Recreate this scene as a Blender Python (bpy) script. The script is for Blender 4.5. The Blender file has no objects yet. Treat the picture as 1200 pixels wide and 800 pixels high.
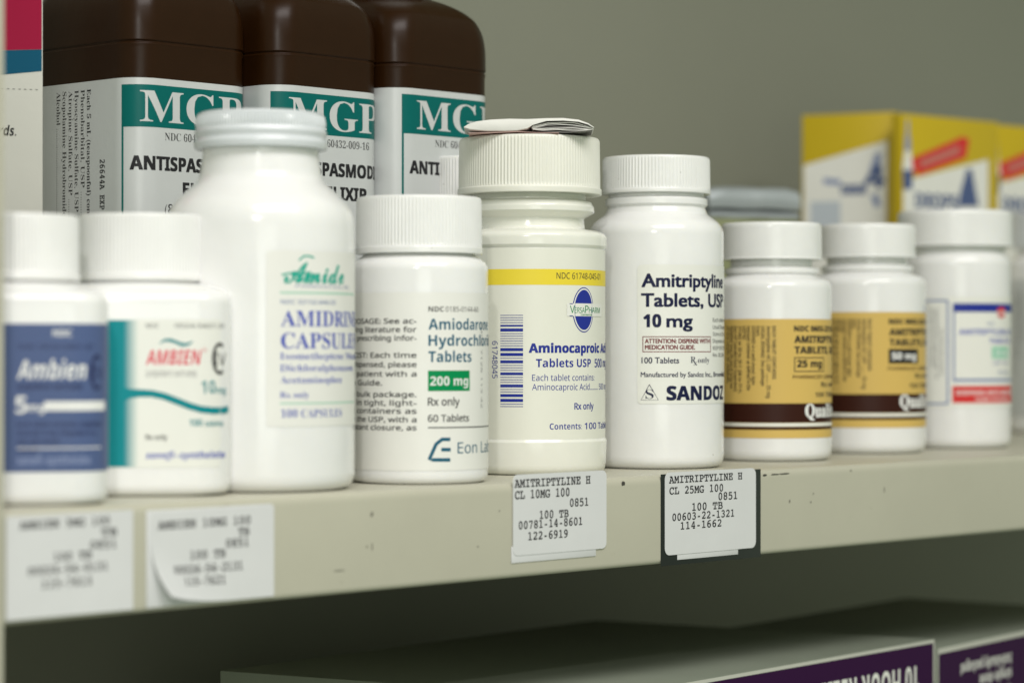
import bpy, bmesh, math, random
from mathutils import Vector, Matrix
random.seed(7)
S = 0.001                       # everything below is written in millimetres
sc = bpy.context.scene
COL = sc.collection

# ---------------------------------------------------------------- camera
TH = math.radians(46.8)         # angle between the shelf and the picture plane
SN, CS = math.sin(TH), math.cos(TH)
CAMY, CAMZ, F, HOR = -572.0, 42.5, 3000.0, 413.0
def W(r, z, h=0.0):             # (right, depth) as seen from the camera -> world mm
    return Vector((CS*r + SN*z, -SN*r + CS*z + CAMY, h))
def proj(p):                    # world mm -> photograph pixel
    x, y = p[0], p[1]-CAMY
    r, z = CS*x - SN*y, SN*x + CS*y
    return 600 + F*r/z, HOR - F*(p[2]-CAMZ)/z, z
def PX(px, z, h=0.0):
    return W((px-600)/F*z, z, h)
cam = bpy.data.cameras.new('camera')
cam.lens, cam.sensor_width = 90, 36
cam.clip_start, cam.clip_end = 0.05, 50
cam.dof.use_dof = True
cam.dof.focus_distance = 0.895
cam.dof.aperture_fstop = 7.9
cam.dof.aperture_blades = 7
co = bpy.data.objects.new('camera', cam); COL.objects.link(co)
co.location = (0, CAMY*S, CAMZ*S)
PITCH = math.atan((HOR-400)/F)
co.rotation_euler = (math.pi/2 + PITCH, 0, -math.atan2(SN, CS))
sc.camera = co

# ---------------------------------------------------------------- light
w = bpy.data.worlds.new('World'); sc.world = w; w.use_nodes = True
bg = w.node_tree.nodes['Background']
bg.inputs[0].default_value = (0.86, 1.0, 0.76, 1)
bg.inputs[1].default_value = 0.33
def area(name, loc, target, sx, sy, power, col):
    l = bpy.data.lights.new(name, 'AREA'); l.shape = 'RECTANGLE'
    l.size, l.size_y, l.energy, l.color = sx, sy, power, col
    o = bpy.data.objects.new(name, l); COL.objects.link(o)
    o.location = [c*S for c in loc]
    d = Vector(target) - Vector(loc)
    o.rotation_euler = d.to_track_quat('-Z', 'Y').to_euler()
    return o
area('ceiling_light', (160, -1150, 1350), (640, 40, 40), 1.5, 0.6, 29, (1.0, 0.955, 0.945))
area('added_fill_light', (-330, -1250, 40), (640, 200, -40), 0.6, 0.4, 2.3, (0.98, 1.0, 0.92))  # added low fill with no fixture behind it, brightens the bay under the shelf
area('camera_flash', (-50, -530, 330), (700, 60, 40), 0.024, 0.018, 1.35, (1.0, 0.98, 0.94))
sc.view_settings.view_transform = 'Standard'
sc.view_settings.look = 'None'
sc.view_settings.exposure = 0.0

# ---------------------------------------------------------------- materials
MATS = {}
def mat(name, col, rough=0.4, spec=0.5, bump=0.0, bscale=400, var=0.0, vscale=30, sss=0.0, coat=0.0, metal=0.0, specks=0.0):
    if name in MATS: return MATS[name]
    m = bpy.data.materials.new(name); m.use_nodes = True
    nt = m.node_tree; b = nt.nodes['Principled BSDF']
    b.inputs['Base Color'].default_value = (*col, 1)
    b.inputs['Roughness'].default_value = rough
    b.inputs['Specular IOR Level'].default_value = spec
    b.inputs['Metallic'].default_value = metal
    if coat: b.inputs['Coat Weight'].default_value = coat; b.inputs['Coat Roughness'].default_value = 0.15
    if sss:
        b.inputs['Subsurface Weight'].default_value = sss
        b.inputs['Subsurface Radius'].default_value = (1, .95, .8)
        b.inputs['Subsurface Scale'].default_value = 0.0015
    if bump or var:
        tc = nt.nodes.new('ShaderNodeTexCoord')
    if bump:
        n = nt.nodes.new('ShaderNodeTexNoise'); n.inputs['Scale'].default_value = bscale
        n.inputs['Detail'].default_value = 3
        bp = nt.nodes.new('ShaderNodeBump'); bp.inputs['Strength'].default_value = bump
        bp.inputs['Distance'].default_value = 0.0004
        nt.links.new(tc.outputs['Object'], n.inputs['Vector'])
        nt.links.new(n.outputs['Fac'], bp.inputs['Height'])
        nt.links.new(bp.outputs['Normal'], b.inputs['Normal'])
    if var:
        n = nt.nodes.new('ShaderNodeTexNoise'); n.inputs['Scale'].default_value = vscale
        n.inputs['Detail'].default_value = 6; n.inputs['Roughness'].default_value = 0.65
        cr = nt.nodes.new('ShaderNodeValToRGB')
        e = cr.color_ramp.elements
        e[0].position, e[1].position = 0.3, 0.7
        e[0].color = (*[c*(1-var) for c in col], 1); e[1].color = (*[min(1, c*(1+var)) for c in col], 1)
        nt.links.new(tc.outputs['Object'], n.inputs['Vector'])
        nt.links.new(n.outputs['Fac'], cr.inputs['Fac'])
        nt.links.new(cr.outputs['Color'], b.inputs['Base Color'])
        mr = nt.nodes.new('ShaderNodeMapRange')
        mr.inputs['To Min'].default_value = max(0.05, rough-0.1); mr.inputs['To Max'].default_value = rough+0.1
        nt.links.new(n.outputs['Fac'], mr.inputs['Value'])
        nt.links.new(mr.outputs['Result'], b.inputs['Roughness'])
    if specks:
        v = nt.nodes.new('ShaderNodeTexVoronoi'); v.inputs['Scale'].default_value = 210
        lt = nt.nodes.new('ShaderNodeMath'); lt.operation = 'LESS_THAN'; lt.inputs[1].default_value = .075
        n2 = nt.nodes.new('ShaderNodeTexNoise'); n2.inputs['Scale'].default_value = 45; n2.inputs['Detail'].default_value = 4
        gt = nt.nodes.new('ShaderNodeMath'); gt.operation = 'GREATER_THAN'; gt.inputs[1].default_value = .60
        mu = nt.nodes.new('ShaderNodeMath'); mu.operation = 'MULTIPLY'
        mu2 = nt.nodes.new('ShaderNodeMath'); mu2.operation = 'MULTIPLY'; mu2.inputs[1].default_value = specks
        mx = nt.nodes.new('ShaderNodeMix'); mx.data_type = 'RGBA'; mx.inputs['B'].default_value = (.25, .23, .18, 1)
        nt.links.new(tc.outputs['Object'], v.inputs['Vector']); nt.links.new(tc.outputs['Object'], n2.inputs['Vector'])
        nt.links.new(v.outputs['Distance'], lt.inputs[0]); nt.links.new(n2.outputs['Fac'], gt.inputs[0])
        nt.links.new(lt.outputs[0], mu.inputs[0]); nt.links.new(gt.outputs[0], mu.inputs[1]); nt.links.new(mu.outputs[0], mu2.inputs[0])
        nt.links.new(mu2.outputs[0], mx.inputs['Factor'])
        nt.links.new(b.inputs['Base Color'].links[0].from_socket, mx.inputs['A'])
        nt.links.new(mx.outputs['Result'], b.inputs['Base Color'])
    MATS[name] = m
    return m
HDPE = mat('white_bottle_plastic', (.80, .80, .79), .14, .5, .12, 220, .03, 40, .25, specks=.5)
HDPE2 = mat('cool_white_bottle_plastic', (.80, .80, .79), .14, .5, .12, 220, .03, 40, .25, specks=.5)
CAPM = mat('white_cap_plastic', (.80, .80, .785), .20, .5, .10, 500, .03, 60, .2, specks=.35)
CAPC = mat('cream_cap_plastic', (.76, .755, .68), .36, .5, .10, 500, .02, 60, .2)
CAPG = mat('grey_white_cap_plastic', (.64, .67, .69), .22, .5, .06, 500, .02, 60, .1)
BROWN = mat('brown_bottle_plastic', (.020, .0070, .0014), .33, .20, .25, 120, .10, 25)
def ink(name, col, rough=.42): return mat('ink_'+name, col, rough, .18)
CREAM = mat('cream_label_paper', (.765, .76, .72), .36, .4, .05, 700, .015, 60)
WHITEL = mat('white_label_paper', (.76, .76, .71), .36, .4, .05, 700, .015, 60)
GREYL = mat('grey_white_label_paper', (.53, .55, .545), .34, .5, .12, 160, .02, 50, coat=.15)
BLACK = ink('black', (.02, .02, .022)); DKGREY = ink('dark_grey', (.045, .045, .045)); MIDGREY = ink('grey', (.22, .22, .22))
NAVY = ink('navy', (.009, .012, .05)); BLUE = ink('blue', (.02, .035, .27)); ROYAL = ink('royal', (.05, .08, .42))
TEAL = ink('teal', (.0, .115, .105)); TEAL2 = ink('bright_teal', (.0, .22, .25)); PETROL = ink('petrol', (.008, .10, .17))
GREEN = ink('green', (.0, .24, .075)); LTGREEN = ink('light_green', (.30, .60, .44)); SEAGREEN = ink('sea_green', (.02, .36, .27))
YELLOW = ink('yellow', (.78, .62, .05)); GOLD = ink('gold', (.63, .435, .125)); DKBROWN = ink('dark_brown', (.035, .009, .005))
RED = ink('red', (.62, .035, .035)); MAROON = ink('maroon', (.17, .015, .02)); PINKRED = ink('pink_red', (.66, .05, .09))
SLATE = ink('slate_blue', (.08, .115, .24)); DKSLATE = ink('dark_slate', (.025, .03, .085)); WHITEI = ink('white', (.78, .78, .76))
GREYBLUE = ink('grey_blue', (.24, .29, .45)); PALEGREEN = ink('pale_green', (.40, .62, .50))
CRIMSON = ink('crimson', (.36, .004, .045), .35); BANDBLUE = ink('band_blue', (.0, .09, .17), .35)

# ---------------------------------------------------------------- objects
def tag(o, label=None, cat=None, group=None, kind=None):
    if label: o['label'] = label
    if cat: o['category'] = cat
    if group: o['group'] = group
    if kind: o['kind'] = kind
    return o
def thing(name, loc, rz, label, cat, group=None):
    o = bpy.data.objects.new(name, None); COL.objects.link(o)
    o.empty_display_size = 0.01
    o.location = [c*S for c in loc]; o.rotation_euler = (0, 0, rz)
    return tag(o, label, cat, group)
def link(name, bm, mats, parent=None, smooth=True, recalc=True, sharp=35):
    if recalc: bmesh.ops.recalc_face_normals(bm, faces=bm.faces)
    me = bpy.data.meshes.new(name)
    for v in bm.verts: v.co *= S
    if smooth:
        for f in bm.faces: f.smooth = True
        lim = math.radians(sharp)
        for e in bm.edges:
            if len(e.link_faces) == 2 and e.calc_face_angle(0) > lim: e.smooth = False
    bm.to_mesh(me); bm.free()
    for m in (mats if isinstance(mats, (list, tuple)) else [mats]): me.materials.append(m)
    o = bpy.data.objects.new(name, me); COL.objects.link(o)
    if parent: o.parent = parent
    return o

def fillet(pts, seg=5):
    """pts: (x, h, radius) polyline -> rounded polyline of (x, h)"""
    out = []
    for i, p in enumerate(pts):
        rad = p[2] if len(p) > 2 else 0
        if rad <= 0 or i in (0, len(pts)-1): out.append((p[0], p[1])); continue
        a, b, c = Vector(pts[i-1][:2]), Vector(p[:2]), Vector(pts[i+1][:2])
        d1, d2 = (a-b), (c-b); l1, l2 = d1.length, d2.length
        if l1 < 1e-6 or l2 < 1e-6: out.append((p[0], p[1])); continue
        d1 /= l1; d2 /= l2
        ang = d1.angle(d2)
        if ang > math.pi-0.02: out.append((p[0], p[1])); continue
        t = min(rad/math.tan(ang/2), l1*.49, l2*.49)
        s, e = b+d1*t, b+d2*t
        for k in range(seg+1):
            q = k/seg
            x = s*(1-q)**2 + b*2*q*(1-q) + e*q*q
            out.append((x[0], x[1]))
    return out
def ring_shape(a, c, n, ribs=0, rib_d=0, b=None):
    """a: half size, c: corner radius (c==a gives a circle); starts facing the camera (-y)"""
    b = a if b is None else b
    pts = []
    for i in range(n):
        t = 2*math.pi*i/n - math.pi/2
        if c >= min(a, b)-1e-6:
            x, y = a*math.cos(t), b*math.sin(t)
        else:
            # ray against a rounded rectangle
            dx, dy = math.cos(t), math.sin(t)
            lo, hi = 0.0, a+b
            for _ in range(30):
                m_ = (lo+hi)/2
                qx, qy = abs(m_*dx)-(a-c), abs(m_*dy)-(b-c)
                sd = math.hypot(max(qx, 0), max(qy, 0)) + min(max(qx, qy), 0) - c
                if sd > 0: hi = m_
                else: lo = m_
            x, y = lo*dx, lo*dy
        if ribs:
            g = math.cos(ribs*t)
            s_ = 1 - rib_d/a*(0.5-0.5*max(-1, min(1, 1.8*g)))
            x *= s_; y *= s_
        pts.append((x, y))
    return pts
def lathe(prof, n=96, corner=None, ribs=0, ribd=0, ribrange=None, close=True, bfun=None):
    """prof: list of (radius, h) bottom to top"""
    bm = bmesh.new(); rows = []
    for (r, h) in prof:
        c = r if corner is None else corner(r, h)
        rb = ribs if (ribs and ribrange[0] <= h <= ribrange[1]) else 0
        rows.append([bm.verts.new((x, y, h)) for x, y in ring_shape(max(r, .01), c, n, rb, ribd, bfun(r) if bfun else None)])
    for a, b in zip(rows, rows[1:]):
        for i in range(n):
            j = (i+1) % n
            bm.faces.new((a[i], a[j], b[j], b[i]))
    if close:
        bm.faces.new(rows[0][::-1]); bm.faces.new(rows[-1])
    return bm
def box_bm(x0, y0, z0, x1, y1, z1, bev=0.0, seg=2, bm=None):
    b2 = bmesh.new()
    bmesh.ops.create_cube(b2, size=1)
    for v in b2.verts:
        v.co = Vector(((x0+x1)/2 + v.co.x*(x1-x0), (y0+y1)/2 + v.co.y*(y1-y0), (z0+z1)/2 + v.co.z*(z1-z0)))
    if bev: bmesh.ops.bevel(b2, geom=b2.edges[:], offset=bev, segments=seg, profile=.5, affect='EDGES')
    if bm is None: return b2
    me = bpy.data.meshes.new('tmp'); b2.to_mesh(me); b2.free(); bm.from_mesh(me); bpy.data.meshes.remove(me)
    return bm

# ---------------------------------------------------------------- lettering
def _map(s, U, L, D):
    o = ''
    for c in s:
        if 'A' <= c <= 'Z': o += chr(U+ord(c)-65)
        elif 'a' <= c <= 'z': o += chr(L+ord(c)-97)
        elif c.isdigit() and D: o += chr(D+ord(c)-48)
        else: o += c
    return o
_B, _S, _R = (0x1D5D4, 0x1D5EE, 0x1D7EC), (0x1D5A0, 0x1D5BA, 0x1D7E2), (0x1D400, 0x1D41A, 0x1D7CE)
STY = {'reg': (None, 0, 0), 'fat': (None, 0, .095), 'fat1': (None, 0, .045),      # letters, weight change, emboldening
       'bold': (_B, 0, 0), 'black': (_B, 0, .075), 'semi': (_B, -.010, 0), 'sans': (_S, 0, 0), 'sans1': (_S, 0, .05),
       'serif': (_R, 0, 0), 'serifthin': (_R, -.007, 0), 'seriffat': (_R, 0, .06),
       'serifital': ((0x1D468, 0x1D482, 0x1D7CE), 0, 0), 'script': ((0x1D4D0, 0x1D4EA, 0x1D7CE), 0, .05),
       'boldital': ((0x1D63C, 0x1D656, 0x1D7EC), 0, 0), 'mono': ((0x1D670, 0x1D68A, 0x1D7F6), 0, .05)}
_fc = bpy.data.curves.new('lettering', 'FONT'); _fo = bpy.data.objects.new('lettering', _fc)
COL.objects.link(_fo)
_cache = {}
def _raw(s, off):
    _fc.body = s; _fc.size = 1; _fc.offset = off; _fc.resolution_u = 3
    bpy.context.view_layer.update()
    dg = bpy.context.evaluated_depsgraph_get()
    ev = _fo.evaluated_get(dg); me = ev.to_mesh()
    V = [(v.co.x, v.co.y) for v in me.vertices]; P = [tuple(p.vertices) for p in me.polygons]
    ev.to_mesh_clear()
    return V, P
def glyphs(s, style):
    """verts, faces with a cap height of 1, starting at x = 0"""
    k = (s, style)
    if k in _cache: return _cache[k]
    m, off = STY[style][:2]
    hk = ('H', style, 'cap')
    if hk not in _cache:
        V, P = _raw(_map('H', *m) if m else 'H', off)
        _cache[hk] = max(v[1] for v in V)
    cap = _cache[hk]
    if style == 'mono':
        VV, PP = [], []
        for i, ch in enumerate(s):
            if ch == ' ': continue
            V, P = _raw(_map(ch, *m), off)
            if not V: continue
            x0, x1 = min(v[0] for v in V), max(v[0] for v in V)
            gw = .84; sh = i*.86*cap + (.86*cap-(x1-x0)*gw)/2 - x0*gw
            n = len(VV)
            VV += [((v[0]*gw+sh)/cap, v[1]/cap) for v in V]; PP += [tuple(q+n for q in p) for p in P]
    else:
        V, P = _raw(_map(s, *m) if m else s, off)
        x0 = min(v[0] for v in V) if V else 0
        VV, PP = [((v[0]-x0)/cap, v[1]/cap) for v in V], P
    _cache[k] = (VV, PP)
    return VV, PP
def gwidth(s, style):
    V, _ = glyphs(s, style)
    return max(v[0] for v in V)

class Print:
    """Printing wrapped on a surface.  surf(u, v, off) -> local mm point; M: local -> world.
    Places are given as pixels of the photograph and turned into (u, v) mm on the surface."""
    def __init__(self, surf, M, umin, umax, vmid, step):
        self.surf, self.M, self.step = surf, M, step
        self.bm = bmesh.new(); self.mats = []; self.tab = []
        N = 500; best = None
        for i in range(N+1):
            u = umin + (umax-umin)*i/N
            p = M @ surf(u, vmid, 0)
            x, y, z = proj(p)
            if self.tab and x <= self.tab[-1][1]:
                if u < (umin+umax)/2: self.tab = []
                else: break
            self.tab.append((u, x, z))
        self.umin, self.umax = umin, umax
    def look(self, x):
        t = self.tab
        if x <= t[0][1]: return t[0][0], t[0][2]
        for a, b in zip(t, t[1:]):
            if b[1] >= x:
                q = (x-a[1])/(b[1]-a[1]); return a[0]+(b[0]-a[0])*q, a[2]+(b[2]-a[2])*q
        return t[-1][0], t[-1][2]
    def uv(self, x, y):
        u, z = self.look(x)
        return u, (HOR-y)*z/F + CAMZ, z/F
    def mi(self, m):
        if m not in self.mats: self.mats.append(m)
        return self.mats.index(m)
    def face_set(self, V, P, m, layer):
        vs = [self.bm.verts.new((u, v, layer)) for u, v in V]; mi = self.mi(m)
        for p in P:
            try: f = self.bm.faces.new([vs[i] for i in p]); f.material_index = mi
            except ValueError: pass
    def polyuv(self, pts, m, layer=1): self.face_set(pts, [tuple(range(len(pts)))], m, layer)
    def poly(self, pts, m, layer=1): self.polyuv([self.uv(*p)[:2] for p in pts], m, layer)
    def rect(self, x0, y0, x1, y1, m, layer=1, rad=0, u0=None, u1=None):
        xm = max(min((x0+x1)/2, self.tab[-1][1]), self.tab[0][1]) if u1 is None else x0
        a = self.uv(x0, y0); b = self.uv(x1, y1)
        if u0 is None: u0 = a[0]
        if u1 is None: u1 = b[0]
        k = self.uv(xm, y0)[2]
        vt, vb = (HOR-y0)*k+CAMZ, (HOR-y1)*k+CAMZ
        self.rectuv(u0, vb, u1, vt, m, layer, rad*k)
    def rectuv(self, u0, v0, u1, v1, m, layer=1, rad=0):
        if rad <= 0: self.polyuv([(u0, v0), (u1, v0), (u1, v1), (u0, v1)], m, layer); return
        pts = []
        for cx, cy, a0 in ((u1-rad, v0+rad, -90), (u1-rad, v1-rad, 0), (u0+rad, v1-rad, 90), (u0+rad, v0+rad, 180)):
            for i in range(7):
                t = math.radians(a0+15*i); pts.append((cx+rad*math.cos(t), cy+rad*math.sin(t)))
        self.polyuv(pts, m, layer)
    def frame(self, x0, y0, x1, y1, wd, m, layer=2, u1=None):
        k = self.uv((x0+min(x1, 1e9))/2, y0)[2]; t = wd*k
        ua, ub = self.uv(x0, y0)[0], (self.uv(x1, y0)[0] if u1 is None else u1)
        va, vb = (HOR-y1)*k+CAMZ, (HOR-y0)*k+CAMZ
        self.rectuv(ua, va, ub, va+t, m, layer); self.rectuv(ua, vb-t, ub, vb, m, layer)
        self.rectuv(ua, va+t, ua+t, vb-t, m, layer); self.rectuv(ub-t, va+t, ub, vb-t, m, layer)
    def ellipse(self, x, y, rx, ry, m, layer=2, a0=0, a1=360):
        u, v, k = self.uv(x, y)
        n = 40
        pts = [(u+rx*k*math.cos(math.radians(a0+(a1-a0)*i/n)), v+ry*k*math.sin(math.radians(a0+(a1-a0)*i/n)))
               for i in range(n if a1-a0 >= 360 else n+1)]
        self.polyuv(pts, m, layer)
    def arc(self, x, y, rx, ry, wd, m, layer=2, a0=0, a1=360, tilt=0):
        u, v, k = self.uv(x, y); n = 36; ct, st = math.cos(tilt), math.sin(tilt)
        V, P = [], []
        for i in range(n+1):
            t = math.radians(a0+(a1-a0)*i/n)
            for q in (0, wd):
                ex, ey = (rx-q)*k*math.cos(t), (ry-q)*k*math.sin(t)
                V.append((u+ex+ey*st, v+ey))
        for i in range(n): P.append((2*i, 2*i+1, 2*i+3, 2*i+2))
        self.face_set(V, P, m, layer)
    def text(self, x, y, s, h, m, style='reg', fit=None, xs=1.0, rot=0, layer=2, end=None):
        """x, y: start of the baseline; h: cap height; fit=(substring, px where it ends); end: px where s ends"""
        u0, v0, k = self.uv(x, y)
        V, P = glyphs(s, style); hm = h*k
        if end is not None: fit = (s, end)
        if fit:
            wd = gwidth(fit[0], style)*hm
            L = (self.uv(fit[1], y)[0]-u0) if rot == 0 else (fit[1]-y)*k
            xs = L/wd
        self.glyph_set(V, P, u0, v0, hm, xs, rot, STY[style][2], m, layer)
    def glyph_set(self, V, P, u0, v0, hm, xs, rot, emb, m, layer):
        for i, (ex, ey) in enumerate([(0, 0)] if not emb else [(0, 0), (emb, 0), (0, emb*.7), (emb, emb*.7)]):
            if rot == 0: W_ = [(u0+(a*xs+ex-emb/2)*hm, v0+(b+ey-emb*.35)*hm) for a, b in V]
            else: W_ = [(u0+(b+ey-emb*.35)*hm, v0-(a*xs+ex-emb/2)*hm) for a, b in V]
            self.face_set(W_, P, m, layer+.12*i)
    def stroke(self, pts, wd, m, layer=2):
        q = [self.uv(*p) for p in pts]
        n = len(q); V, P = [], []
        for i in range(n):
            a, b = Vector(q[max(i-1, 0)][:2]), Vector(q[min(i+1, n-1)][:2])
            d = (b-a).normalized(); nn = Vector((-d.y, d.x))
            wv = (wd[i] if isinstance(wd, list) else wd)*q[i][2]/2
            c = Vector(q[i][:2])
            V += [tuple(c+nn*wv), tuple(c-nn*wv)]
        for i in range(n-1): P.append((2*i, 2*i+1, 2*i+3, 2*i+2))
        self.face_set(V, P, m, layer)
    def done(self, name, parent, lift=.09, gap=.035):
        bm = self.bm
        if self.step:
            us = [v.co.x for v in bm.verts]; u = min(us)+self.step*.5
            while u < max(us):
                bmesh.ops.bisect_plane(bm, geom=bm.verts[:]+bm.edges[:]+bm.faces[:], plane_co=(u, 0, 0), plane_no=(1, 0, 0))
                u += self.step
        nrm = []
        for v in bm.verts:
            u, vv, ly = v.co
            v.co = self.surf(u, vv, lift+gap*ly)
        o = link(name, bm, self.mats, parent, smooth=True, recalc=False)
        return o

def wrap_surface(a, c, b=None):
    """surf() for a rounded rectangle / circle of half size a (x) b (y), u = 0 in the middle of the -y side"""
    b = a if b is None else b
    fx, fy, q = a-c, b-c, c*math.pi/2
    def surf(u, v, off):
        sgn = 1 if u >= 0 else -1
        t = abs(u)
        if t <= fx: x, y, nx, ny = t, -b, 0, -1
        elif t <= fx+q:
            p = (t-fx)/c; nx, ny = math.sin(p), -math.cos(p); x, y = fx+c*nx, -fy+c*ny
        elif t <= fx+q+2*fy: x, y, nx, ny = a, -fy+(t-fx-q), 1, 0
        else:
            p = min((t-fx-q-2*fy)/c, math.pi/2); nx, ny = math.cos(p), math.sin(p); x, y = fx+c*nx, fy+c*ny
        return Vector((sgn*(x+nx*off), y+ny*off, v))
    return surf

class Bottle:
    """a bottle standing on the shelf whose axis is at pixel cx and depth z; profile points are photograph pixels"""
    def __init__(self, name, cx, z, label, cat='bottle', group=None, rot=None):
        self.c = PX(cx, z); self.cx, self.z, self.k = cx, z, z/F
        r = (cx-600)/F*z
        self.rz = -(TH + math.atan2(r, z)) if rot is None else rot
        self.root = thing(name, self.c, self.rz, label, cat, group)
        self.M = Matrix.Translation(self.c) @ Matrix.Rotation(self.rz, 4, 'Z')
    def H(self, y, half=0): return (HOR-y)*(self.z-.9*half*self.k)/F + CAMZ
    def prof(self, pts, seg=5):
        return fillet([(p[0]*self.k, (0 if p[1] is None else self.H(p[1], p[0])), (p[2]*self.k if len(p) > 2 else 0)) for p in pts], seg)
    def body(self, pts, m, n=112, corner=None, seg=6):
        pts = [(pts[1][0]*.62, None)] + [(pts[1][0], None, pts[1][2]*1.7)] + list(pts[2:])
        pr = self.prof(pts, seg)
        pr = [(pr[0][0]*.02, pr[0][1]+.3)] + [(pr[0][0]*.8, .5)] + pr
        return link('body', lathe(pr, n, corner), m, self.root)
    def cap(self, half, y0, y1, m, ribs=0, flange=0, flh=6, rad=4, top=None, skirt=None):
        """ribbed screw cap from y1 (bottom) to y0 (top)"""
        k = self.k
        hb, ht = self.H(y1, half), self.H(y0, half)
        R = half*k
        if flange:
            hf = hb+flh*k
            pts = [(R*.80, hb+.2), (R+flange*k, hb, .4), (R+flange*k, hf-.3, .5), (R, hf, .2), (R, hf+.4), (R*.992, ht-rad*k*.9, 0), (R*.975, ht, rad*k), (R*.5, ht+.12), (.02, ht+.12)]
            rr = (hf+.3, ht-rad*k*.6)
        else:
            pts = [(R*.80, hb+.2), (R, hb, .5), (R, hb+1.2), (R*.992, ht-rad*k*.9, 0), (R*.975, ht, rad*k), (R*.5, ht+.12), (.02, ht+.12)]
            rr = (hb+1.0, ht-rad*k*.6)
        pr = fillet(pts, 5)
        # split the long ribbed wall so the ribs begin and end crisply
        out = []
        for a, b in zip(pr, pr[1:]):
            out.append(a)
            if abs(b[1]-a[1]) > 3 and rr[0]-1 <= a[1]:
                out.append((a[0]+(b[0]-a[0])*.06, a[1]+(b[1]-a[1])*.06)); out.append((a[0]+(b[0]-a[0])*.94, a[1]+(b[1]-a[1])*.94))
        out.append(pr[-1])
        n = ribs*6 if ribs else 96
        return link('cap', lathe(out, n, None, ribs, .24 if ribs else 0, rr), m, self.root, sharp=50)
    def printer(self, half, c=None):
        R = half*self.k; c = R if c is None else c*self.k
        s = wrap_surface(R, c); L = (R-c)*2+c*math.pi
        return Print(s, self.M, -L*.62, L*.62, CAMZ, R*math.radians(6))

# ================================================================ shelving
PAINT = mat('cream_shelf_paint', (.47, .455, .365), .42, .5, .12, 180, .035, 14)
def lip_material():
    m = PAINT.copy(); m.name = 'scuffed_shelf_paint'
    nt = m.node_tree; b = nt.nodes['Principled BSDF']
    src = b.inputs['Base Color'].links[0].from_socket
    tc = [n for n in nt.nodes if n.type == 'TEX_COORD'][0]
    mp = nt.nodes.new('ShaderNodeMapping'); mp.inputs['Scale'].default_value = (70, 70, 160)
    n = nt.nodes.new('ShaderNodeTexNoise'); n.inputs['Scale'].default_value = 1.0; n.inputs['Detail'].default_value = 5
    n.inputs['Roughness'].default_value = .7
    r = nt.nodes.new('ShaderNodeValToRGB'); r.color_ramp.elements[0].position = .66; r.color_ramp.elements[1].position = .76
    mx = nt.nodes.new('ShaderNodeMix'); mx.data_type = 'RGBA'
    mx.inputs['B'].default_value = (.30, .275, .20, 1)
    sc_ = nt.nodes.new('ShaderNodeMath'); sc_.operation = 'MULTIPLY'; sc_.inputs[1].default_value = .6
    nt.links.new(tc.outputs['Object'], mp.inputs['Vector']); nt.links.new(mp.outputs['Vector'], n.inputs['Vector'])
    nt.links.new(n.outputs['Fac'], r.inputs['Fac']); nt.links.new(r.outputs['Color'], sc_.inputs[0])
    nt.links.new(sc_.outputs[0], mx.inputs['Factor']); nt.links.new(src, mx.inputs['A'])
    nt.links.new(mx.outputs['Result'], b.inputs['Base Color'])
    return m
LIPM = lip_material()
XL, XR, YB = 408.0, 1620.0, 312.0
unit = thing('shelving_unit', (XL, 0, 0), 0, 'cream painted metal shelving unit with a folded front lip', 'shelf')
def shelf(ztop, H, x0, x1, m):
    prof = fillet([(YB, ztop), (0, ztop, 3.2), (0, ztop-H, 2.0), (14, ztop-H, 0), (14, ztop-H+1.2), (1.2, ztop-H+1.2, 1.2), (1.2, ztop-1.2, 2.2), (YB, ztop-1.2)], 6)
    bm = bmesh.new(); rows = []
    N = 60
    for i in range(N+1):
        x = x0+(x1-x0)*i/N
        rows.append([bm.verts.new((x-XL, y, z)) for y, z in prof])
    n = len(prof)
    for a, b in zip(rows, rows[1:]):
        for i in range(n):
            j = (i+1) % n; bm.faces.new((a[i], b[i], b[j], a[j]))
    bm.faces.new(rows[0]); bm.faces.new(rows[-1][::-1])
    return link('shelf_board', bm, m, unit)
shelf(0, 31, XL-25, XR, LIPM)
shelf(600, 31, XL-25, XR, PAINT)
shelf(-196, 31, XL-25, XR, PAINT)
WALL = mat('olive_back_panel_paint', (.235, .24, .19), .5, .4, .10, 120, .03, 6)
link('back_panel', box_bm(-120, YB+.5, -420, XR-XL, YB+4, 640, .6), WALL, unit)
# corner post: an L of punched steel in front of the shelf ends
pb = box_bm(-36, -4.5, -420, -2.0, -2.0, 640, .5)
box_bm(-36, -1.9, -420, -33.5, 36, 420, .5, 2, pb)
post = link('corner_post', pb, PAINT, unit)
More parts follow.
